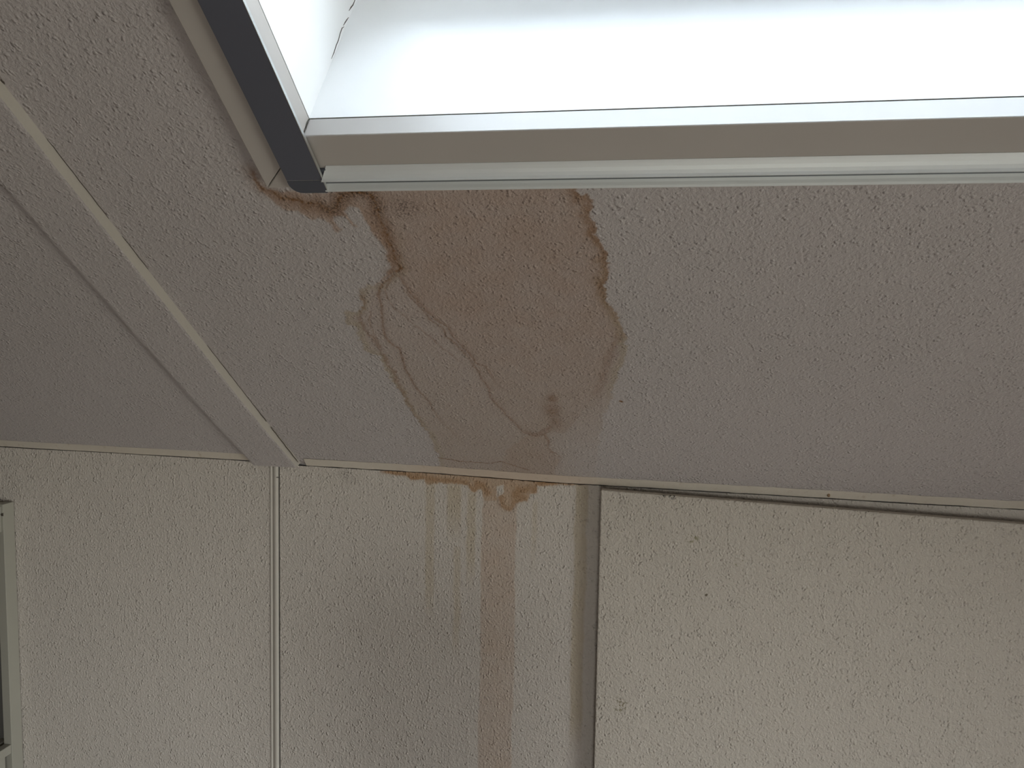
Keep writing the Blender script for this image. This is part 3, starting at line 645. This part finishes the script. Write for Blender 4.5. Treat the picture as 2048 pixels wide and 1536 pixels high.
# ------------------------------------------------------------------ board hung on the knee wall
BX1 = 1.25
bd = thing('wall_board', 'large cream textured board standing proud of the knee wall, right of the brown drips', 'board', (BX0, 0, ZJ - .0054 - BH))
def bevel_board():
    bm = bx(0, BX1 - BX0, -.030, -.012, 0, BH)
    for v in bm.verts:
        if v.co.z > .5: v.co.z -= v.co.x * .0225               # its top edge runs off level
        elif v.co.x < .1: v.co.x += .003
    return bm
obj('panel', bevel_board(), M_board, bd, .0022)
for xo in (.10, .65, 1.20):
    obj('batten', bx(xo, xo + .04, -.0125, .0, .04, BH - .06), M_plain, bd)

# ------------------------------------------------------------------ white shelf unit at the left edge
sh = thing('shelf_unit', 'white framed shelf unit standing against the knee wall at the far left', 'shelf', (-1.3945, -.002, 0), (0, math.radians(-.62) * 0, 0))
HT = ZJ - .1125
def shp(name, a, m=None, bev=.0012, parent=None): return obj(name, bx(*a), m or M_shelf, parent or sh, bev)
lean = .0075
def post(y0, y1, xo=0.0):
    bm = bx(-.020 + xo, xo, y0, y1, 0, HT)
    for v in bm.verts: v.co.x += lean * (1 - v.co.z / HT) * 1.6
    return bm
DP = .34; SW = .60
rear = obj('post', post(-.030, -.0), M_shelf, sh, .001)
obj('post', post(-DP, -DP + .030), M_shelf, sh, .001)
obj('post', post(-.030, -.0, -SW), M_shelf, sh, .001)
obj('post', post(-DP, -DP + .030, -SW), M_shelf, sh, .001)
bm = bmesh.new(); tube(bm, (.0002, -.0285, HT - .022), (-.004, -.0285, HT - .022), .0035, .0035)
obj('pin_hole', bm, M_gap, rear)
for zc in (ZJ - .655, .18):
    shp('side_rail', (-.013, .0045, -DP + .030, -.0300, zc - .011, zc + .009))
    shp('side_rail', (-.020 - SW + .004, -.004 - SW, -DP + .030, -.0300, zc - .011, zc + .009))
shp('side_rail', (-.016, -.004, -DP + .030, -.0300, HT - .06, HT - .004))
shp('side_rail', (-.016 - SW, -.004 - SW, -DP + .030, -.0300, HT - .06, HT - .004))
shp('side_panel', (-.012, -.004, -DP + .036, -.038, .19, ZJ - .670))
for zc in (HT - .012, ZJ - .655, .18):
    shp('shelf_board', (-.018 - SW, -.021, -DP + .005, -.005, zc - .009, zc + .009))
shp('back_panel', (-.018 - SW, -.021, -.012, -.008, .19, HT - .03), M_shelfin, 0)

# ------------------------------------------------------------------ made-up chair out of view, added so its back shades the knee wall
ch = thing('added_shade_chair', 'unseen dark grey office chair added to cast a soft shade on the knee wall', 'chair', (-.14, -1.36, 0), (0, 0, math.radians(8)))
bm = bmesh.new()
for i in range(5):
    a = 2 * PI * i / 5; d = Vector((math.cos(a), math.sin(a), 0))
    tube(bm, Vector((0, 0, .11)) + d * .02, d * .27 + Vector((0, 0, .07)), .024, .015)
obj('star_base', bm, M_black, ch)
for i in range(5):
    a = 2 * PI * i / 5; d = Vector((math.cos(a), math.sin(a), 0)); e2 = Vector((-d.y, d.x, 0)); bm = bmesh.new()
    tube(bm, d * .27 + e2 * .018 + Vector((0, 0, .028)), d * .27 - e2 * .018 + Vector((0, 0, .028)), .028, .028); tube(bm, d * .27 + Vector((0, 0, .03)), d * .27 + Vector((0, 0, .075)), .010, .010)
    obj('caster', bm, M_black, ch)
bm = bmesh.new(); tube(bm, (0, 0, .09), (0, 0, .42), .028, .022); obj('column', bm, M_black, ch)
def cushion(name, w, d, h, loc, tilt, mat):
    bm = bmesh.new(); bmesh.ops.create_cube(bm, size=1); bmesh.ops.subdivide_edges(bm, edges=bm.edges, cuts=6, use_grid_fill=True)
    for v in bm.verts:
        x, y, z = v.co * 2
        q = 1 - .16 * (abs(x) ** 4 * abs(y) ** 4)
        v.co = Vector((x * w / 2 * q, y * d / 2 * q, z * h / 2 * (1 - .45 * max(abs(x), abs(y)) ** 4)))
    bm.transform(Matrix.Translation(loc) @ Matrix.Rotation(tilt, 4, 'X'))
    o = obj(name, bm, mat, ch, smooth=True); s_ = o.modifiers.new('s', 'SUBSURF'); s_.levels = s_.render_levels = 1
cushion('seat', .46, .46, .09, (0, 0, .45), 0, M_cloth)
cushion('backrest', .38, .46, .07, (0, .22, .77), math.radians(98), M_cloth)
bm = bmesh.new(); tube(bm, (0, .10, .42), (0, .27, .44), .018, .018); tube(bm, (0, .27, .43), (0, .265, .72), .018, .014); obj('back_bracket', bm, M_black, ch)
